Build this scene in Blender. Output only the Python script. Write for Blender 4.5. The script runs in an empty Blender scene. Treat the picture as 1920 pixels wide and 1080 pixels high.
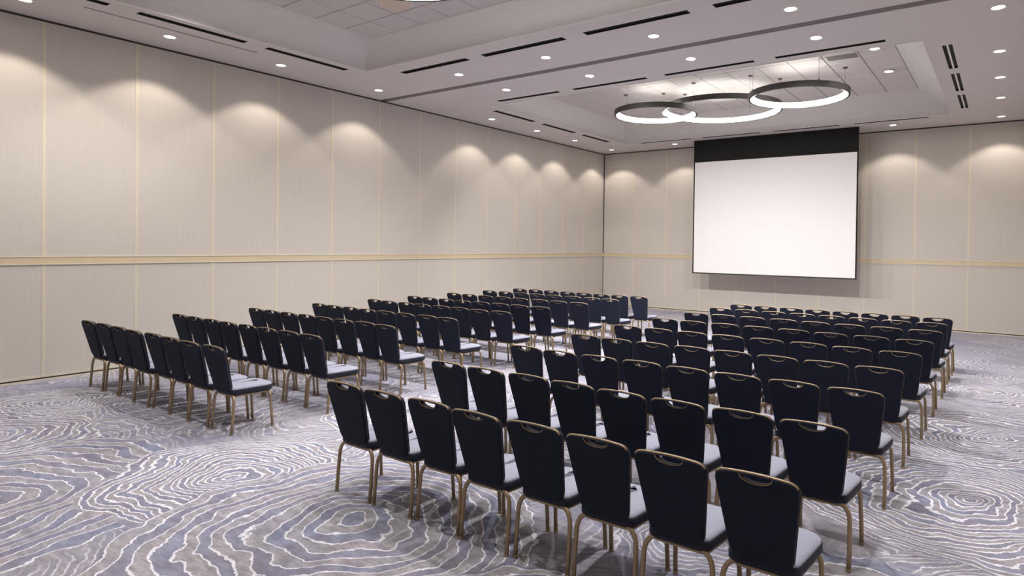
import bpy, bmesh, math, random
from mathutils import Vector, Matrix
random.seed(7)
SC = bpy.context.scene
COL = SC.collection

# ------------------------------------------------------------------ camera
F_PX, YAW, PITCH, ROLL = 1176.246, 0.602139, -0.0114498, 0.0134814
CX, CY = 1075.77, 472.088
cam_d = bpy.data.cameras.new('camera'); cam = bpy.data.objects.new('camera', cam_d); COL.objects.link(cam)
cam_d.sensor_width = 36.0; cam_d.sensor_fit = 'HORIZONTAL'
cam_d.lens = F_PX / 1920 * 36.0
cam_d.shift_x = (960 - CX) / 1920; cam_d.shift_y = (CY - 540) / 1920
cam_d.clip_start = 0.05; cam_d.clip_end = 200
_r = Vector((math.cos(YAW), math.sin(YAW), 0)); _f = Vector((-math.sin(YAW), math.cos(YAW), 0)); _u = Vector((0, 0, 1))
_f2 = math.cos(PITCH) * _f + math.sin(PITCH) * _u; _u2 = -math.sin(PITCH) * _f + math.cos(PITCH) * _u
_r3 = math.cos(ROLL) * _r + math.sin(ROLL) * _u2; _u3 = -math.sin(ROLL) * _r + math.cos(ROLL) * _u2
m = Matrix((_r3, _u3, -_f2)).transposed().to_4x4(); m.translation = Vector((11.0007, -17.7271, 1.9887))
cam.matrix_world = m
SC.camera = cam

# ------------------------------------------------------------------ world, exposure
w = bpy.data.worlds.new('world'); SC.world = w; w.use_nodes = True
w.node_tree.nodes['Background'].inputs[0].default_value = (0.5, 0.5, 0.5, 1)
w.node_tree.nodes['Background'].inputs[1].default_value = 0.05
SC.view_settings.view_transform = 'Standard'; SC.view_settings.look = 'None'
SC.view_settings.gamma = 1.0; SC.view_settings.use_curve_mapping = False
SC.view_settings.exposure = 1.25
WALL_W = 27.0          # one recessed downlight along the left or back wall
MID_W = 290.0          # one downlight along the ceiling track or in the far coffer
SIDE_W = 18.0          # one downlight along the right wall
EDGE_W = 115.0         # left downlight on the near side of the track
FRONT_W = 172.0        # one swivelled downlight on the far side of the track, aimed at the screen wall
NEAR_W = 108.0         # one added, unseen downlight in the near coffer
WALL_COL = (1.0, 0.885, 0.77); ROOM_COL = (1.0, 0.965, 0.93)
RING_STRENGTH = 12.5    # glowing face of the ring pendants
RING_COL = (1.0, 0.96, 0.90)

# ------------------------------------------------------------------ materials
def new_mat(name):
    mt = bpy.data.materials.new(name); mt.use_nodes = True
    return mt, mt.node_tree, mt.node_tree.nodes['Principled BSDF']
def plain(name, col, rough=0.6, metal=0.0, spec=0.5, sheen=0.0, vary=0.0, vscale=6.0, bump=0.0, bscale=200.0):
    mt, nt, b = new_mat(name)
    b.inputs['Base Color'].default_value = (*col, 1); b.inputs['Roughness'].default_value = rough
    b.inputs['Metallic'].default_value = metal; b.inputs['Specular IOR Level'].default_value = spec
    if sheen: b.inputs['Sheen Weight'].default_value = sheen; b.inputs['Sheen Roughness'].default_value = 0.5
    if vary or bump:
        tc = nt.nodes.new('ShaderNodeTexCoord')
    if vary:
        n = nt.nodes.new('ShaderNodeTexNoise'); n.inputs['Scale'].default_value = vscale; n.inputs['Detail'].default_value = 4
        nt.links.new(tc.outputs['Object'], n.inputs['Vector'])
        mx = nt.nodes.new('ShaderNodeMix'); mx.data_type = 'RGBA'
        mx.inputs[6].default_value = (*[c * (1 - vary) for c in col], 1); mx.inputs[7].default_value = (*[min(1, c * (1 + vary)) for c in col], 1)
        nt.links.new(n.outputs['Fac'], mx.inputs[0]); nt.links.new(mx.outputs[2], b.inputs['Base Color'])
    if bump:
        n2 = nt.nodes.new('ShaderNodeTexNoise'); n2.inputs['Scale'].default_value = bscale
        nt.links.new(tc.outputs['Object'], n2.inputs['Vector'])
        bp = nt.nodes.new('ShaderNodeBump'); bp.inputs['Strength'].default_value = bump; bp.inputs['Distance'].default_value = 0.002
        nt.links.new(n2.outputs['Fac'], bp.inputs['Height']); nt.links.new(bp.outputs[0], b.inputs['Normal'])
    return mt
def emit(name, col, strength, sample=True):
    mt, nt, b = new_mat(name)
    b.inputs['Base Color'].default_value = (0.9, 0.9, 0.9, 1)
    b.inputs['Emission Color'].default_value = (*col, 1); b.inputs['Emission Strength'].default_value = strength
    if not sample: mt.cycles.emission_sampling = 'NONE'
    return mt

def wall_fabric():
    mt, nt, b = new_mat('linen_wall_panel')
    tc = nt.nodes.new('ShaderNodeTexCoord'); mp = nt.nodes.new('ShaderNodeMapping')
    mp.inputs['Scale'].default_value = (60, 60, 1.2)
    nt.links.new(tc.outputs['Object'], mp.inputs[0])
    n = nt.nodes.new('ShaderNodeTexNoise'); n.inputs['Scale'].default_value = 1.0; n.inputs['Detail'].default_value = 5
    nt.links.new(mp.outputs[0], n.inputs['Vector'])
    mx = nt.nodes.new('ShaderNodeMix'); mx.data_type = 'RGBA'
    mx.inputs[6].default_value = (0.53, 0.49, 0.445, 1); mx.inputs[7].default_value = (0.595, 0.56, 0.52, 1)
    nt.links.new(n.outputs['Fac'], mx.inputs[0]); nt.links.new(mx.outputs[2], b.inputs['Base Color'])
    b.inputs['Roughness'].default_value = 0.75; b.inputs['Specular IOR Level'].default_value = 0.25
    bp = nt.nodes.new('ShaderNodeBump'); bp.inputs['Strength'].default_value = 0.15; bp.inputs['Distance'].default_value = 0.002
    nt.links.new(n.outputs['Fac'], bp.inputs['Height']); nt.links.new(bp.outputs[0], b.inputs['Normal'])
    return mt

def chair_fabric():
    """navy weave with a small raised dot pattern"""
    mt, nt, b = new_mat('navy_dotted_fabric')
    L = nt.links
    tc = nt.nodes.new('ShaderNodeTexCoord'); mp = nt.nodes.new('ShaderNodeMapping')
    mp.inputs['Rotation'].default_value = (0, math.radians(45), 0); mp.inputs['Scale'].default_value = (520, 0, 520)
    L.new(tc.outputs['Object'], mp.inputs[0])
    sx = nt.nodes.new('ShaderNodeSeparateXYZ'); L.new(mp.outputs[0], sx.inputs[0])
    def mth(op, a, bb=None):
        n = nt.nodes.new('ShaderNodeMath'); n.operation = op
        for i, v in enumerate((a, bb)):
            if v is None: continue
            if isinstance(v, (int, float)): n.inputs[i].default_value = v
            else: L.new(v, n.inputs[i])
        return n.outputs[0]
    d = mth('MULTIPLY', mth('SINE', sx.outputs[0]), mth('SINE', sx.outputs[2]))
    d = mth('MULTIPLY', mth('ADD', d, 1.0), 0.5)
    mx = nt.nodes.new('ShaderNodeMix'); mx.data_type = 'RGBA'
    mx.inputs[6].default_value = (0.0035, 0.005, 0.0125, 1); mx.inputs[7].default_value = (0.016, 0.0205, 0.043, 1)
    L.new(d, mx.inputs[0]); L.new(mx.outputs[2], b.inputs['Base Color'])
    b.inputs['Roughness'].default_value = 0.8; b.inputs['Specular IOR Level'].default_value = 0.2
    b.inputs['Sheen Weight'].default_value = 0.02
    bp = nt.nodes.new('ShaderNodeBump'); bp.inputs['Strength'].default_value = 0.3; bp.inputs['Distance'].default_value = 0.001
    L.new(d, bp.inputs['Height']); L.new(bp.outputs[0], b.inputs['Normal'])
    return mt

# rings woven into the carpet: centre x, y, radius, line spacing
RINGS = [(4.62, -16.5, 1.60, 0.105), (5.98, -15.62, 0.36, 9.0), (5.62, -15.0, 1.02, 0.058), (7.25, -15.05, 1.42, 0.10), (2.75, -15.85, 0.85, 0.07),
         (1.55, -15.1, 0.8, 0.055), (9.1, -15.7, 1.0, 0.08), (10.75, -11.9, 1.2, 0.065), (10.9, -9.7, 1.1, 0.06), (10.8, -7.3, 0.95, 0.06),
         (5.5, -12.9, 0.9, 0.055), (10.5, -14.2, 0.8, 0.09)]
def carpet():
    mt, nt, b = new_mat('swirl_carpet')
    L = nt.links
    def N(t, **kw):
        n = nt.nodes.new(t)
        for k, v in kw.items(): setattr(n, k, v)
        return n
    def setv(sock, v):
        if hasattr(v, 'is_output'): L.new(v, sock)
        else: sock.default_value = v
    def mth(op, a, bb=None, cc=None, clamp=False):
        n = N('ShaderNodeMath', operation=op); n.use_clamp = clamp
        for i, v in enumerate((a, bb, cc)):
            if v is not None: setv(n.inputs[i], v)
        return n.outputs[0]
    def mixf(f, a, bb):
        n = N('ShaderNodeMix', data_type='FLOAT'); setv(n.inputs[0], f); setv(n.inputs[2], a); setv(n.inputs[3], bb); return n.outputs[0]
    def mixc(f, a, bb):
        n = N('ShaderNodeMix', data_type='RGBA'); setv(n.inputs[0], f)
        for s, v in ((6, a), (7, bb)):
            setv(n.inputs[s], v if hasattr(v, 'is_output') else (*v, 1))
        return n.outputs[2]
    def noise(vec, scale, detail=2.0, rough=0.5, out='Fac'):
        n = N('ShaderNodeTexNoise'); n.inputs['Scale'].default_value = scale; n.inputs['Detail'].default_value = detail
        n.inputs['Roughness'].default_value = rough; L.new(vec, n.inputs['Vector']); return n.outputs[out]
    def vm(op, a, bb):
        n = N('ShaderNodeVectorMath', operation=op)
        for i, v in enumerate((a, bb)):
            setv(n.inputs[i], v)
        return n
    def step(v, lo, hi):
        n = N('ShaderNodeMapRange', interpolation_type='SMOOTHSTEP'); setv(n.inputs[0], v); n.inputs[1].default_value = lo; n.inputs[2].default_value = hi
        return n.outputs[0]
    geo = N('ShaderNodeNewGeometry'); P = geo.outputs['Position']
    # wobble
    n1 = noise(P, 1.1, 2.0, 0.5, 'Color'); n2 = noise(P, 5.5, 3.0, 0.6, 'Color')
    o1 = vm('MULTIPLY', vm('SUBTRACT', n1, (0.5, 0.5, 0.5)).outputs[0], (0.75, 0.75, 0)).outputs[0]
    o2 = vm('MULTIPLY', vm('SUBTRACT', n2, (0.5, 0.5, 0.5)).outputs[0], (0.13, 0.13, 0)).outputs[0]
    off = vm('ADD', o1, o2).outputs[0]
    Q = vm('ADD', P, off).outputs[0]
    Q2 = vm('ADD', P, o2).outputs[0]
    vor = N('ShaderNodeTexVoronoi', voronoi_dimensions='2D', feature='F1'); vor.inputs['Scale'].default_value = 0.55
    L.new(Q, vor.inputs['Vector'])
    sc_ = N('ShaderNodeSeparateColor'); L.new(vor.outputs['Color'], sc_.inputs[0])
    D = mth('DIVIDE', vor.outputs['Distance'], 0.55)
    S = mixf(sc_.outputs[0], 0.05, 0.085)
    V = 0.0
    for cx, cy, R, s in RINGS:
        d = vm('DISTANCE', Q, (cx, cy, 0.0)).outputs[1]
        mk = mth('LESS_THAN', d, R)
        D = mixf(mk, D, d); S = mixf(mk, S, s)
        V = mixf(mk, V, 0.0 if s > 1 else 1.0)
    ph = mth('DIVIDE', D, S)
    # lines break up and drift
    ph = mth('ADD', ph, mth('MULTIPLY', mth('SUBTRACT', noise(P, 2.3, 2.0), 0.5), 0.9))
    fr = mth('FRACT', ph)
    tri = mth('ABSOLUTE', mth('SUBTRACT', fr, 0.5))           # 0.5 at the line
    wid = mth('SUBTRACT', 0.5, mth('DIVIDE', mixf(noise(P, 3.7, 2.0), 0.005, 0.012), S))
    n_l = N('ShaderNodeMapRange', interpolation_type='SMOOTHSTEP'); L.new(tri, n_l.inputs[0]); L.new(wid, n_l.inputs[1]); L.new(mth('ADD', wid, 0.04), n_l.inputs[2])
    line = n_l.outputs[0]
    vis = step(noise(P, 0.75, 2.0), 0.40, 0.52)
    vis = mth('MAXIMUM', mth('MULTIPLY', vis, 0.55), mth('MULTIPLY', V, 0.95))
    vis2 = step(noise(P, 2.6, 3.0), 0.25, 0.36)
    line = mth('MULTIPLY', mth('MULTIPLY', line, vis2), mixf(vis, 0.12, 1.0))
    par = mth('GREATER_THAN', mth('FRACT', mth('MULTIPLY', ph, 0.5)), 0.5)
    # ground colours
    mp = N('ShaderNodeMapping'); mp.inputs['Scale'].default_value = (1.0, 3.2, 1); mp.inputs['Rotation'].default_value = (0, 0, 0.6); L.new(P, mp.inputs[0])
    stre = noise(mp.outputs[0], 5.0, 6.0, 0.7)
    big = noise(P, 0.9, 3.0)
    beige = mixc(step(stre, 0.35, 0.65), (0.25, 0.23, 0.235), (0.47, 0.44, 0.42))
    mauve = mixc(step(stre, 0.3, 0.7), (0.115, 0.105, 0.15), (0.235, 0.22, 0.29))
    blue = mixc(step(stre, 0.3, 0.7), (0.13, 0.155, 0.24), (0.27, 0.305, 0.42))
    cool = mixc(step(noise(P, 1.9, 2.0), 0.44, 0.56), mauve, blue)
    band = mixc(par, cool, beige)
    ground = mixc(step(big, 0.42, 0.60), mixc(0.55, mauve, beige), mixc(0.6, blue, mauve))
    ground = mixc(0.25, ground, (0.40, 0.385, 0.43))
    base = mixc(mth('MULTIPLY', vis, mixf(noise(P, 1.6, 2.0), 0.35, 1.0)), ground, band)
    fine = noise(P, 60.0, 3.0, 0.7)
    col = mixc(line, base, (0.84, 0.83, 0.88))
    col = mixc(mth('MULTIPLY', step(fine, 0.45, 0.75), 0.30), col, (0.07, 0.065, 0.085))
    hs = N('ShaderNodeHueSaturation'); hs.inputs['Value'].default_value = 1.08; L.new(mixc(0.20, col, (0.34, 0.335, 0.47)), hs.inputs['Color'])
    L.new(hs.outputs[0], b.inputs['Base Color'])
    b.inputs['Roughness'].default_value = 0.95; b.inputs['Specular IOR Level'].default_value = 0.1
    bmp = N('ShaderNodeBump'); bmp.inputs['Strength'].default_value = 0.5; bmp.inputs['Distance'].default_value = 0.004
    L.new(noise(P, 260.0, 2.0), bmp.inputs['Height']); L.new(bmp.outputs[0], b.inputs['Normal'])
    return mt

M = dict(
    wall=wall_fabric(),
    back=plain('wall_substrate', (0.30, 0.27, 0.24), 0.9),
    cream=plain('cream_trim', (0.63, 0.57, 0.465), 0.5, vary=0.04),
    tan=plain('tan_rail', (0.61, 0.50, 0.345), 0.5, vary=0.06, vscale=3),
    shadow_gap=plain('dark_shadow_gap', (0.045, 0.036, 0.032), 0.8),
    ceil=plain('painted_ceiling', (0.66, 0.618, 0.597), 0.9, spec=0.2, vary=0.02, vscale=2),
    tile=plain('mineral_ceiling_tile', (0.58, 0.547, 0.53), 0.95, spec=0.1, vary=0.04, vscale=40),
    grid=plain('ceiling_grid_recess', (0.34, 0.32, 0.31), 0.8),
    cove=plain('painted_cove', (0.60, 0.58, 0.56), 0.9, spec=0.2),
    track=plain('grey_track_metal', (0.23, 0.21, 0.20), 0.6),
    slot=plain('black_slot', (0.012, 0.010, 0.010), 0.7),
    slotframe=plain('slot_frame_paint', (0.50, 0.47, 0.455), 0.6),
    trimw=plain('white_trim_paint', (0.78, 0.75, 0.72), 0.5),
    lens=emit('downlight_lens', (1.0, 0.95, 0.86), 7.0, sample=False),
    can=plain('downlight_can', (0.8, 0.76, 0.7), 0.35),
    ring_metal=plain('bronze_ring_metal', (0.045, 0.039, 0.037), 0.6),
    ring_glow=emit('ring_diffuser', RING_COL, RING_STRENGTH),
    cable=plain('steel_cable', (0.22, 0.21, 0.20), 0.5, metal=0.3),
    canopy=plain('dark_canopy', (0.10, 0.085, 0.075), 0.5),
    disc=plain('beige_disc_paint', (0.62, 0.52, 0.42), 0.6),
    screen=plain('matte_white_screen', (0.88, 0.87, 0.86), 0.9, spec=0.1),
    black=plain('black_screen_mask', (0.018, 0.016, 0.017), 0.8, spec=0.2),
    bar=plain('screen_weight_bar', (0.05, 0.047, 0.047), 0.5),
    fabric=chair_fabric(),
    seat=plain('seat_lit_tone', (0.305, 0.315, 0.41), 0.75, spec=0.2, sheen=0.25, vary=0.10, vscale=60, bump=0.2, bscale=500),  # overhead light on the navy cushion top put into this paler colour
    band=plain('navy_seat_border', (0.010, 0.013, 0.026), 0.7, spec=0.3, sheen=0.03, bump=0.1),
    bronze=plain('dark_bronze_edge', (0.10, 0.08, 0.06), 0.5, metal=0.4),
    gold=plain('champagne_gold_metal', (0.33, 0.245, 0.15), 0.42, metal=0.65, vary=0.06, vscale=20),
    carpet=carpet(),
)

# ------------------------------------------------------------------ mesh helpers
def mesh_of(name, bm, mat, smooth=False):
    me = bpy.data.meshes.new(name)
    bmesh.ops.recalc_face_normals(bm, faces=bm.faces[:])
    bm.to_mesh(me); bm.free()
    mats = mat if isinstance(mat, (list, tuple)) else [mat]
    for k in mats: me.materials.append(M[k])
    if smooth:
        for p in me.polygons: p.use_smooth = True
    return me
def link(name, me, parent=None, loc=None, rotz=None):
    o = bpy.data.objects.new(name, me); COL.objects.link(o)
    if parent: o.parent = parent
    if loc is not None: o.location = loc
    if rotz is not None: o.rotation_euler = (0, 0, rotz)
    return o
def build(name, bm, mat, parent=None, smooth=False, loc=None):
    return link(name, mesh_of(name, bm, mat, smooth), parent, loc)
def tag(o, label, cat=None, group=None, kind=None):
    o['label'] = label
    if cat: o['category'] = cat
    if group: o['group'] = group
    if kind: o['kind'] = kind
    return o
def thing(name, label, cat, loc=(0, 0, 0), group=None, rotz=0.0):
    o = bpy.data.objects.new(name, None); COL.objects.link(o)
    o.empty_display_size = 0.1; o.location = loc; o.rotation_euler = (0, 0, rotz)
    return tag(o, label, cat, group)
def box(bm, x0, x1, y0, y1, z0, z1):
    v = [bm.verts.new(c) for c in ((x0, y0, z0), (x1, y0, z0), (x1, y1, z0), (x0, y1, z0), (x0, y0, z1), (x1, y0, z1), (x1, y1, z1), (x0, y1, z1))]
    for f in ((0, 3, 2, 1), (4, 5, 6, 7), (0, 1, 5, 4), (1, 2, 6, 5), (2, 3, 7, 6), (3, 0, 4, 7)): bm.faces.new([v[i] for i in f])
    return bm
def boxm(*a): return box(bmesh.new(), *a)
def bevel_box(x0, x1, y0, y1, z0, z1, r=0.004):
    bm = boxm(x0, x1, y0, y1, z0, z1)
    bmesh.ops.bevel(bm, geom=bm.edges[:], offset=r, segments=1, affect='EDGES'); return bm
def tube(bm, pts, rad, n=8, closed=False, squash=1.0):
    pts = [Vector(p) for p in pts]; rings = []; prev = None
    for i, p in enumerate(pts):
        if closed: t = (pts[(i + 1) % len(pts)] - pts[i - 1]).normalized()
        else: t = (pts[min(i + 1, len(pts) - 1)] - pts[max(i - 1, 0)]).normalized()
        if prev is None:
            a = Vector((0, 1, 0)) if abs(t.y) < 0.9 else Vector((1, 0, 0))
        else: a = prev
        u = (a - t * a.dot(t)).normalized(); v = t.cross(u); prev = u
        rings.append([bm.verts.new(p + rad * (math.cos(2 * math.pi * (k + .5) / n) * u + squash * math.sin(2 * math.pi * (k + .5) / n) * v)) for k in range(n)])
    m_ = len(rings)
    for i in range(m_ if closed else m_ - 1):
        A, B = rings[i], rings[(i + 1) % m_]
        for k in range(n): bm.faces.new((A[k], A[(k + 1) % n], B[(k + 1) % n], B[k]))
    if not closed:
        bm.faces.new(rings[0]); bm.faces.new(rings[-1])
    return bm
def lathe(bm, prof, n=32, closed=False):
    rings = [[bm.verts.new((r * math.cos(2 * math.pi * k / n), r * math.sin(2 * math.pi * k / n), z)) for k in range(n)] for r, z in prof]
    m_ = len(rings)
    for i in range(m_ if closed else m_ - 1):
        A, B = rings[i], rings[(i + 1) % m_]
        for k in range(n): bm.faces.new((A[k], A[(k + 1) % n], B[(k + 1) % n], B[k]))
    return rings
ORD = ['first', 'second', 'third', 'fourth', 'fifth', 'sixth', 'seventh', 'eighth', 'ninth', 'tenth']

# ------------------------------------------------------------------ room dimensions (metres)
RX, RY, RZ = 11.58, -18.25, 5.0           # corner of left and back wall at the origin
TRACK_Y = -8.985; TRACK_W = 0.085
RAIL0, RAIL1 = 1.609, 1.729

# floor
bm = bmesh.new(); box(bm, -0.15, RX + 0.15, RY - 0.15, 0.15, -0.05, 0.0)
fl = build('floor', bm, 'carpet'); tag(fl, 'grey lavender carpet with white swirling ring pattern', kind='structure')

# ------------------------------------------------------------------ walls
def wall(name, label, length, place, joints, det=True):
    """panels laid out along u (0..length); place(u, d, z) maps to world; d = out of the wall into the room"""
    def pbox(u0, u1, d0, d1, z0, z1):
        a = place(u0, d0, z0); b = place(u1, d1, z1)
        return boxm(min(a[0], b[0]), max(a[0], b[0]), min(a[1], b[1]), max(a[1], b[1]), z0, z1)
    wl = build(name, pbox(-0.15, length + 0.15, -0.15, -0.02, 0, RZ + 0.7), 'back'); tag(wl, label, kind='structure')
    js = [0.0] + joints + [length]
    for a, b in zip(js[:-1], js[1:]):
        if b - a < 0.02: continue
        build('lower_panel', pbox(a + 0.022, b - 0.022, -0.02, 0.0, 0.07, RAIL0), 'wall', wl)
        build('upper_panel', pbox(a + 0.022, b - 0.022, -0.02, 0.0, RAIL1, RZ - 0.03), 'wall', wl)
    for j in joints:
        build('joint_trim', pbox(j - 0.022, j + 0.022, -0.02, 0.004, 0.07, RAIL0), 'cream', wl)
        build('joint_trim', pbox(j - 0.022, j + 0.022, -0.02, 0.004, RAIL1, RZ - 0.03), 'cream', wl)
    return wl, pbox
trim_n = [0]
def trims(side, pbox, length):
    trim_n[0] += 1
    bm = bmesh.new(); tmp = pbox(0, length, -0.02, 0.010, RAIL0 + 0.012, RAIL1 - 0.012)
    t = build('trim_%d' % trim_n[0], tmp, 'tan'); tag(t, 'tan chair rail band along the %s wall' % side, kind='structure')
    build('rail_bead', pbox(0, length, -0.02, 0.016, RAIL0, RAIL0 + 0.014), 'cream', t)
    build('rail_bead', pbox(0, length, -0.02, 0.016, RAIL1 - 0.014, RAIL1), 'cream', t)
    bb = build('baseboard_%s' % side, pbox(0, length, -0.02, 0.002, 0.0, 0.07), 'shadow_gap'); tag(bb, 'low cream baseboard with dark groove along the %s wall' % side, kind='structure')
    build('bead', pbox(0, length, -0.02, 0.012, 0.045, 0.075), 'cream', bb)
    build('bead', pbox(0, length, -0.02, 0.016, 0.0, 0.024), 'cream', bb)
    trim_n[0] += 1
    g = build('trim_%d' % trim_n[0], pbox(0, length, -0.02, -0.004, RZ - 0.03, RZ), 'shadow_gap'); tag(g, 'dark shadow gap where the %s wall meets the ceiling' % side, kind='structure')
JL = [0.0485 + 1.1284 * k for k in range(1, 17) if 0.0485 + 1.1284 * k < -RY - 0.1]
JB = [1.142 * k for k in range(1, 11) if 1.142 * k < RX - 0.1]
wl, pb = wall('wall_left', 'long beige panelled wall with cream joint strips', -RY, lambda u, d, z: (d, -u, z), JL); trims('left', pb, -RY)
wb, pb = wall('wall_back', 'beige panelled wall behind the projection screen', RX, lambda u, d, z: (u, -d, z), JB); trims('back', pb, RX)
wr, pb = wall('wall_right', 'beige panelled wall on the right side', -RY, lambda u, d, z: (RX - d, -u, z), JL); trims('right', pb, -RY)
wf, pb = wall('wall_rear', 'beige panelled wall at the rear of the room', RX, lambda u, d, z: (u, RY + d, z), JB); trims('rear', pb, RX)
bm = boxm(-0.004, 0.014, -0.014, 0.004, RAIL1, RZ - 0.03)  # dark strip put in for the unlit upper part of the corner
c = build('trim_20', bm, 'shadow_gap'); tag(c, 'dark strip standing in for corner shade between left and back wall', kind='structure')

# ------------------------------------------------------------------ ceiling
HOLE_R = 0.088
LEFT_Y = [-0.70, -2.75, -4.53, -6.31, -9.65, -11.69, -13.43, -15.11]
RIGHT_Y = [-0.65, -2.75, -4.52, -6.26, -8.33, -9.65, -11.69, -13.43, -15.11]
MID_X = [2.90, 4.845, 6.785, 8.715]
lights = []   # x, y, label
LW = ['closest to the far corner', 'second from the far corner', 'third from the far corner', 'fourth from the far corner',
      'fourth from the left edge', 'third from the left edge', 'second from the left edge', 'cut by the top left edge']
for y, t in zip(LEFT_Y, LW): lights.append((0.695, y, 'small round downlight in the soffit along the left wall, ' + t))
RW = ['farthest, in front of the back wall', 'second from the back wall', 'third from the back wall', 'fourth from the back wall', 'nearest, in the top right corner',
      'out of view beside the track', 'second on the near side', 'third on the near side', 'fourth on the near side']
for y, t in zip(RIGHT_Y, RW): lights.append((10.88, y, 'round downlight in the right soffit, ' + t))
for x, t in ((2.90, 'round downlight in front of the back wall, left of the screen'), (8.70, 'round downlight in front of the back wall, just right of the screen')):
    lights.append((x, -0.74, t))
for i, x in enumerate(MID_X): lights.append((x, -9.64, 'round downlight on the near side of the ceiling track, %s from the left' % ORD[i]))
for i, x in enumerate(MID_X): lights.append((x, -8.35, 'round downlight on the far side of the ceiling track, %s from the left' % ORD[i]))

SLOT_W = 0.066   # half width of a two-slot diffuser
XS = [(2.11, 3.70), (4.04, 5.64), (6.00, 7.60), (7.94, 9.52)]
YF = [(-7.00, -5.56), (-5.19, -3.78), (-3.41, -2.04)]; YN = [(-12.35, -10.91), (-14.12, -12.68), (-15.90, -14.455)]
slots = []       # x0,x1,y0,y1,label
for i, (a, b) in enumerate(YF): slots.append((1.40 - SLOT_W, 1.40 + SLOT_W, a, b, 'black slot diffuser left of the far coffer, %s from the track' % ORD[i]))
for i, (a, b) in enumerate(YF): slots.append((10.245 - .065, 10.245 + .065, a, b, 'bold double black slot diffuser right of the far coffer, %s from the front' % ORD[i]))
for i, (a, b) in enumerate(YN): slots.append((1.42 - SLOT_W, 1.42 + SLOT_W, a, b, 'black slot diffuser left of the near coffer, %s from the coffer corner' % ORD[i]))
for i, (a, b) in enumerate(XS): slots.append((a, b, -10.245 - SLOT_W, -10.245 + SLOT_W, 'black slot diffuser at the far edge of the near coffer, %s from the left' % ORD[i]))
for i, (a, b) in enumerate(XS): slots.append((a, b, -7.69 - SLOT_W + .01, -7.69 + SLOT_W - .01, 'black slot diffuser at the near edge of the far coffer, %s from the left' % ORD[i]))
for i, (a, b) in enumerate(XS): slots.append((a, b, -1.36 - SLOT_W + .015, -1.36 + SLOT_W - .015, 'thin black slot diffuser above the screen wall, %s from the left' % ORD[i]))
THIN = (1.035, 1.07, -14.60, -12.30)
COF = {'far': (1.65, 9.96, -7.42, -1.48), 'near': (1.65, 9.96, -16.60, -10.67)}
TZ = 5.40
TILES = {'far': (2.23, 12, 0.60, -2.62, 8, 0.545), 'near': (2.23, 12, 0.60, -10.97, 10, 0.54)}

def loop_edges(bm, pts):
    vs = [bm.verts.new(p) for p in pts]
    return [bm.edges.new((vs[i], vs[(i + 1) % len(vs)])) for i in range(len(vs))]
def rect(x0, x1, y0, y1, z): return [(x0, y0, z), (x1, y0, z), (x1, y1, z), (x0, y1, z)]
def soffit(name, label, y0, y1, cof):
    bm = bmesh.new(); es = loop_edges(bm, rect(0, RX, y0, y1, RZ))
    es += loop_edges(bm, rect(*cof, RZ))
    for x, y, _ in lights:
        if y0 < y < y1: es += loop_edges(bm, [(x + HOLE_R * math.cos(2 * math.pi * k / 24), y + HOLE_R * math.sin(2 * math.pi * k / 24), RZ) for k in range(24)])
    for a, b, c_, d, _ in slots:
        if y0 < c_ < y1: es += loop_edges(bm, rect(a, b, c_, d, RZ))
    if y0 < THIN[2] < y1: es += loop_edges(bm, rect(*THIN, RZ))
    bmesh.ops.triangle_fill(bm, edges=es, use_beauty=True, use_dissolve=False)
    bmesh.ops.recalc_face_normals(bm, faces=bm.faces[:])
    o = build(name, bm, 'ceil'); tag(o, label, kind='structure'); return o
ceil_far = soffit('ceiling', 'grey painted ceiling of the far half around the coffer', TRACK_Y + TRACK_W, 0.0, COF['far'])
ceil_near = soffit('ceiling', 'grey painted ceiling of the near half around the coffer', RY, TRACK_Y - TRACK_W, COF['near'])
def coffer(par, cof, tl):
    x0, x1, y0, y1 = cof; tx, nx, sx, ty, ny, sy = tl
    tx1 = tx + nx * sx; ty0 = ty - ny * sy
    prof = [(0, 0.0), (0.02, 0.035), (0.08, 0.10), (0.20, 0.175), (0.38, 0.25), (0.60, 0.32), (0.82, 0.375), (1.0, 0.40)]
    bm = bmesh.new(); rings = []
    for t, dz in prof:
        a = x0 + (tx - x0) * t; b = x1 + (tx1 - x1) * t; c_ = y0 + (ty0 - y0) * t; d = y1 + (ty - y1) * t
        rings.append([bm.verts.new(p) for p in rect(a, b, c_, d, RZ + dz)])
    for A, B in zip(rings[:-1], rings[1:]):
        for k in range(4): bm.faces.new((A[k], A[(k + 1) % 4], B[(k + 1) % 4], B[k]))
    build('coffer_cove', bm, 'cove', par)
    # bead along the coffer edge
    bm = bmesh.new(); e = 0.012
    for r in ((x0 - e, x1 + e, y0 - e, y0 + 0.002), (x0 - e, x1 + e, y1 - 0.002, y1 + e), (x0 - e, x0 + 0.002, y0, y1), (x1 - 0.002, x1 + e, y0, y1)):
        box(bm, *r, RZ - 0.006, RZ + 0.02)
    build('coffer_edge_bead', bm, 'trimw', par)
    build('tile_grid', boxm(tx - 0.02, tx1 + 0.02, ty0 - 0.02, ty + 0.02, RZ + TZ - 5.0 + 0.012, RZ + TZ - 5.0 + 0.03), 'grid', par)
    g = 0.008
    bm = bevel_box(-sx / 2 + g, sx / 2 - g, -sy / 2 + g, sy / 2 - g, -0.004, 0.013, 0.005)
    me = mesh_of('ceiling_tile', bm, 'tile')
    for i in range(nx):
        for j in range(ny):
            link('ceiling_tile', me, par, (tx + (i + .5) * sx, ty - (j + .5) * sy, TZ))
coffer(ceil_far, COF['far'], TILES['far']); coffer(ceil_near, COF['near'], TILES['near'])
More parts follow.
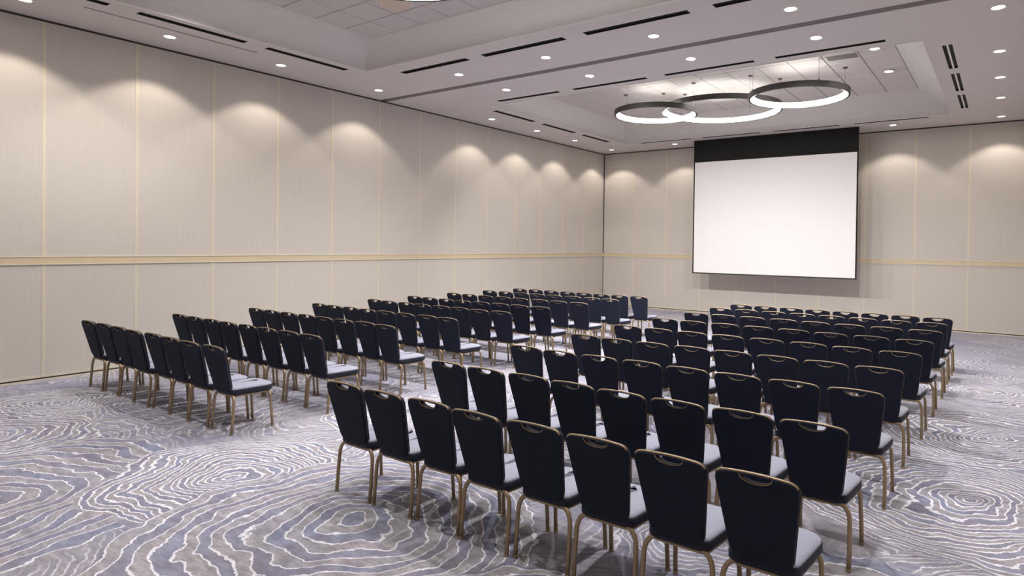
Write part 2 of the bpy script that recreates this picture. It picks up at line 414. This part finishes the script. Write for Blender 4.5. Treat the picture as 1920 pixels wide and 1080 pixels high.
# roof slab above so that no light leaks
rb = build('ceiling', boxm(-0.15, RX + 0.15, RY - 0.15, 0.15, RZ + 0.6, RZ + 0.7), 'back'); tag(rb, 'hidden slab above the suspended ceiling', kind='structure')

# operable wall track between the two halves
tr = build('trim_30', boxm(0, RX, TRACK_Y - TRACK_W, TRACK_Y + TRACK_W, RZ + 0.012, RZ + 0.03), 'track'); tag(tr, 'dark grey partition track crossing the ceiling between two halves', kind='structure')
build('track_lip', boxm(0, RX, TRACK_Y - TRACK_W, TRACK_Y - TRACK_W + 0.022, RZ - 0.008, RZ + 0.02), 'track', tr)
build('track_lip', boxm(0, RX, TRACK_Y + TRACK_W - 0.016, TRACK_Y + TRACK_W, RZ - 0.004, RZ + 0.02), 'slotframe', tr)
build('track_groove', boxm(0, RX, TRACK_Y + 0.0, TRACK_Y + 0.02, RZ + 0.006, RZ + 0.0125), 'track', tr)
th = tag(build('linear_slot', boxm(THIN[0], THIN[1], THIN[2], THIN[3], RZ + 0.01, RZ + 0.03), 'slot'), 'thin dark slot in the left soffit beside the near coffer', 'slot')
bm = bmesh.new()
box(bm, THIN[0] - .008, THIN[0], THIN[2], THIN[3], RZ - 0.002, RZ + 0.03); box(bm, THIN[1], THIN[1] + .008, THIN[2], THIN[3], RZ - 0.002, RZ + 0.03)
build('slot_edge', bm, 'slotframe', th)

# ------------------------------------------------------------------ slot diffusers
for x0, x1, y0, y1, lab in slots:
    lx, ly = x1 - x0, y1 - y0; L_ = max(lx, ly); W_ = min(lx, ly)
    t = thing('slot_diffuser', lab, 'air vent', ((x0 + x1) / 2, (y0 + y1) / 2, RZ), 'linear slot diffusers', 0.0 if lx > ly else math.pi / 2)
    h = W_ / 2
    build('slot_box', boxm(-L_ / 2, L_ / 2, -h, h, 0.034, 0.04), 'slot', t)
    bm = bmesh.new()
    box(bm, -L_ / 2, L_ / 2, -h, -h + 0.003, 0.0, 0.036); box(bm, -L_ / 2, L_ / 2, h - 0.003, h, 0.0, 0.036)
    box(bm, -L_ / 2, -L_ / 2 + 0.003, -h + 0.003, h - 0.003, 0.0, 0.036); box(bm, L_ / 2 - 0.003, L_ / 2, -h + 0.003, h - 0.003, 0.0, 0.036)
    build('slot_liner', bm, 'slot', t)
    wide = 'bold' in lab
    build('centre_bar', boxm(-L_ / 2 + .003, L_ / 2 - .003, -0.013 if wide else -0.005, 0.013 if wide else 0.005, 0.0 if wide else 0.012, 0.03), 'trimw' if wide else 'slot', t)

# ------------------------------------------------------------------ downlights
bm = bmesh.new(); lathe(bm, [(0.074, 0.012), (0.074, -0.004), (0.092, -0.006), (0.098, 0.0), (0.088, 0.004)], 32, True); DL_TRIM = mesh_of('trim_ring', bm, 'trimw', True)
bm = bmesh.new(); lathe(bm, [(0.075, 0.0), (0.078, 0.06), (0.03, 0.075)], 32); DL_CAN = mesh_of('can', bm, 'can', True)
bm = bmesh.new(); rr = lathe(bm, [(0.075, 0.022), (0.05, 0.018), (0.02, 0.017)], 32); bm.faces.new(rr[-1]); DL_LENS = mesh_of('lens', bm, 'lens', True)
def lamp(name, watts, deg, blend, col=ROOM_COL):
    sp = bpy.data.lights.new(name, 'SPOT'); sp.energy = watts; sp.color = col
    sp.spot_size = math.radians(deg); sp.spot_blend = blend; sp.shadow_soft_size = 0.04
    return sp
WALL_LAMP = lamp('wall_washer_lamp', WALL_W, 107, 0.30, WALL_COL); MID_LAMP = lamp('downlight_lamp', MID_W, 140, 0.7)
SIDE_LAMP = lamp('side_downlight_lamp', SIDE_W, 120, 0.5); NEAR_LAMP = lamp('added_coffer_lamp', NEAR_W, 140, 0.7); EDGE_LAMP = lamp('edge_downlight_lamp', EDGE_W, 140, 0.7); FLANK_LAMP = lamp('flank_downlight_lamp', FRONT_W * 1.6, 108, 0.8); FRONT_LAMP = lamp('front_downlight_lamp', FRONT_W, 108, 0.8)
def downlight(x, y, z, lab, energy=True):
    t = thing('recessed_downlight', lab, 'downlight', (x, y, z), 'recessed downlights')
    link('trim_ring', DL_TRIM, t); link('can', DL_CAN, t); link('lens', DL_LENS, t)
    if energy:
        l = bpy.data.objects.new('lamp_light', WALL_LAMP if x < 1 or y > -1 else SIDE_LAMP if x > 10 else NEAR_LAMP if y < -10 else (FRONT_LAMP if 3 < x < 8 else FLANK_LAMP) if abs(y + 8.35) < 0.1 and z < RZ + 0.1 else EDGE_LAMP if x < 3 else SIDE_LAMP if x > 8.5 else MID_LAMP); COL.objects.link(l); l.parent = t; l.location = (0, 0, -0.012)
        if l.data in (FRONT_LAMP, FLANK_LAMP): l.rotation_euler = (math.radians(40), 0, 0)      # swivelled towards the screen wall
    return t
for x, y, lab in lights: downlight(x, y, RZ, lab)
downlight(9.124, -6.09, TZ - 0.03, 'small round downlight in the far coffer, close to its near edge')
downlight(9.119, -4.46, TZ - 0.03, 'small round downlight in the far coffer, right of the ring pendants')
for i, y in enumerate((-13.63, -15.26)):  # unseen downlights added to raise the general light of the room
    for x, sd in ((2.46, 'left'), (9.124, 'right')):
        downlight(x, y, TZ - 0.03, 'added out-of-view downlight in the near coffer, %s from the track on the %s' % (ORD[i], sd))
# return air grille in the far coffer
t = thing('air_grille', 'grey return air grille set in the far coffer tiles', 'air vent', (8.55, -5.80, TZ - 0.004))
build('grille_frame', boxm(-0.28, 0.28, -0.16, 0.16, -0.004, 0.004), 'slotframe', t)
for k in range(5): build('grille_slat', boxm(-0.25, 0.25, -0.135 + 0.056 * k, -0.105 + 0.056 * k, -0.012, -0.003), 'track', t)

# ------------------------------------------------------------------ ring pendants
def ring_pendant(x, y, z, R, angs, lab):
    """z = bottom of the band"""
    t = thing('ring_pendant', lab, 'pendant light', (x, y, z), 'ring pendant lights')
    H = 0.105; w_ = 0.045
    bm = bmesh.new(); lathe(bm, [(R - w_ + 0.006, 0.0), (R, 0.0), (R, H), (R - w_ - 0.06, H), (R - w_ - 0.06, H - 0.006), (R - w_ + 0.006, H - 0.006)], 96, True)  # inward top lip added to keep upward light off the tiles
    build('ring_band', bm, 'ring_metal', t)
    bm = bmesh.new(); lathe(bm, [(R - w_ + 0.004, 0.002), (R - w_ - 0.003, 0.004), (R - w_ - 0.003, H - 0.016), (R - w_ + 0.004, H - 0.012)], 96, True)
    build('ring_diffuser', bm, 'ring_glow', t, smooth=True)
    top = TZ - 0.004 - z
    for a in angs:
        cx_, cy_ = (R - w_ / 2) * math.cos(a), (R - w_ / 2) * math.sin(a)
        bm = bmesh.new(); tube(bm, [(cx_, cy_, H), (cx_, cy_, top)], 0.0028, 6); cb = build('cable', bm, 'cable', t)
        bm = bmesh.new(); rr = lathe(bm, [(0.042, top), (0.042, top - 0.02), (0.034, top - 0.028), (0.008, top - 0.03)], 20); bm.faces.new(rr[-1])
        for v in bm.verts: v.co.x += cx_; v.co.y += cy_
        build('canopy', bm, 'canopy', t)
        bm = bmesh.new(); rr = lathe(bm, [(0.012, H), (0.012, H + 0.02), (0.004, H + 0.03)], 12); bm.faces.new(rr[-1])
        for v in bm.verts: v.co.x += cx_; v.co.y += cy_
        build('cable_grip', bm, 'canopy', cb)
    return t
TRIO = [(4.72, -5.529, 4.80, 0.891, (math.atan2(-.86, -.22), math.atan2(.18, -.87), math.atan2(.0, .9), math.atan2(.8, .3)), 'leftmost'),
        (5.841, -4.614, 4.93, 1.28, (math.atan2(-.9, .99), math.atan2(-.35, -.97), math.atan2(1.1, .2)), 'largest, middle'),
        (7.746, -5.611, 4.80, 0.904, (math.atan2(-.647, .495), math.atan2(.498, .689), math.atan2(.68, -.54), math.atan2(-.5, -.6)), 'rightmost')]
for x, y, z, R, an, nm in TRIO:
    ring_pendant(x, y, z, R, an, 'glowing ring pendant in the far coffer, %s of the three' % nm)
for (x, y, z, R), (_, _, _, _, an, nm) in zip(((5.83, -13.42, 4.80, 0.891), (6.95, -14.30, 4.93, 1.28), (8.6, -13.8, 4.80, 0.904)), TRIO):
    ring_pendant(x, y, z, R, an, 'glowing ring pendant in the near coffer at the top edge, %s of the three' % nm)
t = thing('ceiling_disc', 'round beige disc fixed to the near coffer tiles at the top edge', 'ceiling fixture', (3.80, -11.82, TZ - 0.004))
bm = bmesh.new(); rr = lathe(bm, [(0.23, 0.0), (0.23, -0.03), (0.21, -0.04), (0.02, -0.045)], 40); bm.faces.new(rr[-1]); build('disc_body', bm, 'disc', t)
bm = bmesh.new(); lathe(bm, [(0.232, 0.0), (0.245, 0.0), (0.245, -0.012), (0.232, -0.014)], 40, True); build('disc_rim', bm, 'trimw', t)

# ------------------------------------------------------------------ projection screen
SX0, SX1, SY = 3.632, 7.99, -1.0
t = thing('projection_screen', 'large white pull-down projection screen with black top drop', 'projection screen', ((SX0 + SX1) / 2, SY, 1.215))
hw = (SX1 - SX0) / 2; e = 0.036; zt_, zw = RZ - 1.215, 4.372 - 1.215
build('black_drop', boxm(-hw, hw, -0.003, 0.003, zw, zt_), 'black', t)
build('screen_surface', boxm(-hw + e, hw - e, -0.003, 0.003, 0.03, zw), 'screen', t)
build('side_border', boxm(-hw, -hw + e, -0.004, 0.004, 0.02, zw), 'black', t)
build('side_border', boxm(hw - e, hw, -0.004, 0.004, 0.02, zw), 'black', t)
bm = bmesh.new(); tube(bm, [(-hw, 0, 0.016), (hw, 0, 0.016)], 0.017, 12); build('weight_bar', bm, 'bar', t, smooth=True)
bm = boxm(-hw - 0.03, hw + 0.03, -0.05, 0.05, zt_ - 0.012, zt_ - 0.002); build('ceiling_slot_trim', bm, 'slotframe', t)
bm = boxm(-hw, hw, -0.02, 0.02, zt_ - 0.014, zt_ - 0.011); build('ceiling_slot', bm, 'slot', t)

# ------------------------------------------------------------------ chairs
LEAN = 0.115 / 0.475
Z0, Z1 = 0.425, 0.905
def bk(x, s, off=0.0):
    """point on the leaning back: s = height above floor, off = forward"""
    return (x, 0.025 - (s - Z0) * LEAN + off, s)
def round_poly(corners, radii, n=6):
    out = []; m_ = len(corners)
    for i, (c_, r) in enumerate(zip(corners, radii)):
        c_ = Vector(c_); a = (Vector(corners[i - 1]) - c_).normalized(); b = (Vector(corners[(i + 1) % m_]) - c_).normalized()
        p0, p1 = c_ + a * r, c_ + b * r
        for k in range(n + 1):
            q = k / n; out.append((1 - q) ** 2 * p0 + 2 * q * (1 - q) * c_ + q * q * p1)
    return out
def back_outline(inset=0.0):
    hb, ht = 0.152 - inset, 0.212 - inset
    pts = round_poly([(-hb, Z0 + inset), (hb, Z0 + inset), (ht, Z1 - 0.012 - inset), (-ht, Z1 - 0.012 - inset)], [0.07, 0.07, 0.058, 0.058], 7)
    out = []
    for p in pts:
        x, s = p
        if s > Z1 - 0.05 - inset: s += 0.014 * (1 - (x / ht) ** 2)
        if s < Z0 + 0.03: s -= 0.012 * (1 - (x / hb) ** 2)
        out.append((x, s))
    # insert points on the long straight runs so that the arches read
    res = []
    for i in range(len(out)):
        a, b = out[i], out[(i + 1) % len(out)]
        res.append(a)
        if abs(b[0] - a[0]) > 0.1:
            for k in range(1, 8):
                q = k / 8; x = a[0] + (b[0] - a[0]) * q
                s = a[1] + (b[1] - a[1]) * q
                h = ht if s > 0.7 else hb
                bulge = 0.014 if s > 0.7 else -0.012
                s0 = a[1] - bulge * (1 - (a[0] / h) ** 2)
                res.append((x, s0 + bulge * (1 - (x / h) ** 2)))
    return res
def hole_outline(g=0.0):
    w_ = 0.083 + g; top = Z1 - 0.0075 + g * 0.3
    up = [(-w_ + 2 * w_ * k / 8, top + 0.002 * (1 - (2 * k / 8 - 1) ** 2)) for k in range(9)]
    lo = [(w_ * math.cos(math.pi * k / 12), top - (0.044 + g) * math.sin(math.pi * k / 12) ** 0.8) for k in range(1, 12)]
    return up + lo
def make_back():
    bm = bmesh.new()
    layers = [(-0.022, 0.007, 0.004), (-0.017, 0.002, 0.001), (0.0, 0.0, 0.0), (0.022, 0.004, 0.001), (0.032, 0.018, 0.006)]
    outs, holes = [], []
    for off, ins, g in layers:
        outs.append([bm.verts.new(bk(x, s, off)) for x, s in back_outline(ins)])
        holes.append([bm.verts.new(bk(x, s, off)) for x, s in hole_outline(g * 0.5)])
    for seq in (outs, holes):
        for A, B in zip(seq[:-1], seq[1:]):
            n = len(A)
            for k in range(n): bm.faces.new((A[k], A[(k + 1) % n], B[(k + 1) % n], B[k]))
    for i in (0, -1):
        es = []
        for lp in (outs[i], holes[i]):
            for k in range(len(lp)): es.append(bm.edges.get((lp[k], lp[(k + 1) % len(lp)])))
        bmesh.ops.triangle_fill(bm, edges=es, use_beauty=True, use_dissolve=False)
    return bm
def seat_outline(ins=0.0):
    c_ = [(-0.178 + ins, 0.015 + ins), (0.178 - ins, 0.015 + ins), (0.217 - ins, 0.465 - ins), (-0.217 + ins, 0.465 - ins)]
    pts = round_poly(c_, [0.05, 0.05, 0.13, 0.13], 7)
    return [(p[0], p[1] + (0.012 * (1 - (p[0] / 0.22) ** 2) if p[1] > 0.4 else 0)) for p in pts]
def stack(layers, cap_top=True, cap_bot=True):
    bm = bmesh.new(); R_ = []
    for ins, z in layers: R_.append([bm.verts.new((x, y, z)) for x, y in seat_outline(ins)])
    for A, B in zip(R_[:-1], R_[1:]):
        n = len(A)
        for k in range(n): bm.faces.new((A[k], A[(k + 1) % n], B[(k + 1) % n], B[k]))
    if cap_top: bm.faces.new(R_[-1])
    if cap_bot: bm.faces.new(R_[0])
    return bm
P = {}
P['backrest'] = mesh_of('backrest', make_back(), 'fabric')
bm = bmesh.new(); tube(bm, [bk(x, s, 0.004) for x, s in back_outline(0.0)], 0.0026, 6, True, 1.4); P['back_frame'] = mesh_of('back_frame', bm, 'bronze', True)
tp = [q for q in back_outline(0.001) if q[1] > Z1 - 0.035]
bm = bmesh.new(); tube(bm, [bk(x, s, -0.010) for x, s in tp], 0.0062, 8, False, 1.2); P['top_rail'] = mesh_of('top_rail', bm, 'gold', True)
hl = hole_outline(); lip = [hl[8]] + hl[9:] + [hl[0]]
bm = bmesh.new(); tube(bm, [bk(x, s, -0.012) for x, s in lip], 0.0058, 6); P['handle_lip'] = mesh_of('handle_lip', bm, 'gold', True)
P['seat'] = mesh_of('seat', stack([(0.008, 0.446), (0.004, 0.452), (0.011, 0.462), (0.028, 0.470), (0.065, 0.476), (0.12, 0.479)], True, True), 'seat', True)
P['seat_border'] = mesh_of('seat_border', stack([(0.022, 0.388), (0.006, 0.396), (-0.001, 0.410), (-0.001, 0.440), (0.003, 0.450), (0.010, 0.452)], True, True), 'band', True)
bm = bmesh.new(); tube(bm, [(x, y, 0.383) for x, y in seat_outline(0.022)], 0.0095, 6, True); P['seat_frame'] = mesh_of('seat_frame', bm, 'gold', True)
def arc(p0, c_, p1, n=6):
    p0, c_, p1 = Vector(p0), Vector(c_), Vector(p1)
    return [(1 - k / n) ** 2 * p0 + 2 * (k / n) * (1 - k / n) * c_ + (k / n) ** 2 * p1 for k in range(n + 1)]
for s_, nm in ((-1, 'l'), (1, 'r')):
    bm = bmesh.new(); tube(bm, [(s_ * 0.202, 0.0, 0.0), (s_ * 0.204, 0.010, 0.12)] + arc((s_ * 0.200, 0.024, 0.30), (s_ * 0.196, 0.034, 0.398), (s_ * 0.105, 0.036, 0.406)), 0.0145, 8)
    P['rear' + nm] = mesh_of('leg', bm, 'gold', True)
    bm = bmesh.new(); tube(bm, [(s_ * 0.201, 0.435, 0.0), (s_ * 0.200, 0.428, 0.12)] + arc((s_ * 0.192, 0.415, 0.32), (s_ * 0.190, 0.41, 0.378), (s_ * 0.13, 0.405, 0.380)), 0.0140, 8)
    P['front' + nm] = mesh_of('leg', bm, 'gold', True)
bm = bmesh.new(); tube(bm, [(-0.11, 0.036, 0.406), (0, 0.036, 0.400), (0.11, 0.036, 0.406)], 0.0143, 8); P['rear_bar'] = mesh_of('rear_bar', bm, 'gold', True)
bm = bmesh.new(); tube(bm, [(-0.13, 0.405, 0.380), (0.13, 0.405, 0.380)], 0.0122, 8); P['front_bar'] = mesh_of('front_bar', bm, 'gold', True)
PARTS = [('backrest', 'backrest'), ('back_frame', 'back_frame'), ('handle_lip', 'handle_lip'), ('top_rail', 'top_rail'), ('seat', 'seat'), ('seat_border', 'seat_border'), ('seat_frame', 'seat_frame'),
         ('leg', 'rearl'), ('leg', 'rearr'), ('leg', 'frontl'), ('leg', 'frontr'), ('rear_bar', 'rear_bar'), ('front_bar', 'front_bar')]
for key, fx, fy in (('rearl', -0.202, 0.0), ('rearr', 0.202, 0.0), ('frontl', -0.201, 0.435), ('frontr', 0.201, 0.435)):
    bm = bmesh.new(); rr = lathe(bm, [(0.0155, 0.0), (0.0165, 0.004), (0.0155, 0.016), (0.0145, 0.018)], 10); bm.faces.new(rr[0]); bm.faces.new(rr[-1])
    for v in bm.verts: v.co.x += fx; v.co.y += fy
    P['foot_' + key] = mesh_of('foot_glide', bm, 'gold', True)
def make_chair():
    r = bpy.data.objects.new('banquet_chair', None); COL.objects.link(r); r.empty_display_size = 0.1
    for nm, key in PARTS:
        o = link(nm, P[key], r)
        if nm == 'leg': link('foot_glide', P['foot_' + key], o)
    return r
def copy_chair(src):
    r = src.copy(); COL.objects.link(r)
    for ch in src.children:
        c_ = ch.copy(); COL.objects.link(c_); c_.parent = r
        for g in ch.children:
            d_ = g.copy(); COL.objects.link(d_); d_.parent = c_
    return r
# top-of-back positions: (first x, last x, y) for each row, nearest row first
ROWS_R = [(6.85, 10.04, -14.755), (6.85, 10.04, -13.68), (6.83, 10.07, -12.55), (6.86, 10.07, -11.455), (6.82, 10.11, -10.34), (6.84, 10.13, -9.275), (6.87, 10.14, -8.165), (6.88, 10.13, -7.13), (6.94, 10.14, -6.25)]
ROWS_L = [(1.14, 4.35, -14.55), (1.20, 4.40, -13.475), (1.20, 4.35, -12.36), (1.22, 4.37, -11.28), (1.24, 4.37, -10.13), (1.22, 4.40, -9.13), (1.20, 4.46, -8.02), (1.26, 4.50, -6.94), (1.36, 4.60, -5.97)]
FROW = ['back row nearest the camera', 'second row from the back', 'third row from the back', 'fourth row from the back', 'middle row',
        'fourth row from the front', 'third row from the front', 'second row from the front', 'front row nearest the screen']
FCOL_R = ['at the aisle end', 'second from the aisle', 'third from the aisle', 'fourth from the aisle', 'fourth from the right end', 'third from the right end', 'second from the right end', 'at the right end']
FCOL_L = ['at the wall end', 'second from the wall', 'third from the wall', 'fourth from the wall', 'fourth from the aisle', 'third from the aisle', 'second from the aisle', 'at the aisle end']
proto = None
for side, rows, fcol in (('left', ROWS_L, FCOL_L), ('right', ROWS_R, FCOL_R)):
    for r, (xa, xb, y) in enumerate(rows):
        for c_ in range(8):
            if proto is None: proto = ch = make_chair()
            else: ch = copy_chair(proto)
            ch.location = (xa + (xb - xa) * c_ / 7 + random.uniform(-.002, .002), y + 0.09 + random.uniform(-.02, .02), 0)
            ch.rotation_euler = (0, 0, math.radians(random.uniform(-.4, .4)))
            tag(ch, 'navy chair %s, %s, %s block' % (fcol[c_], FROW[r], side), 'chair', 'chairs of the %s block' % side)
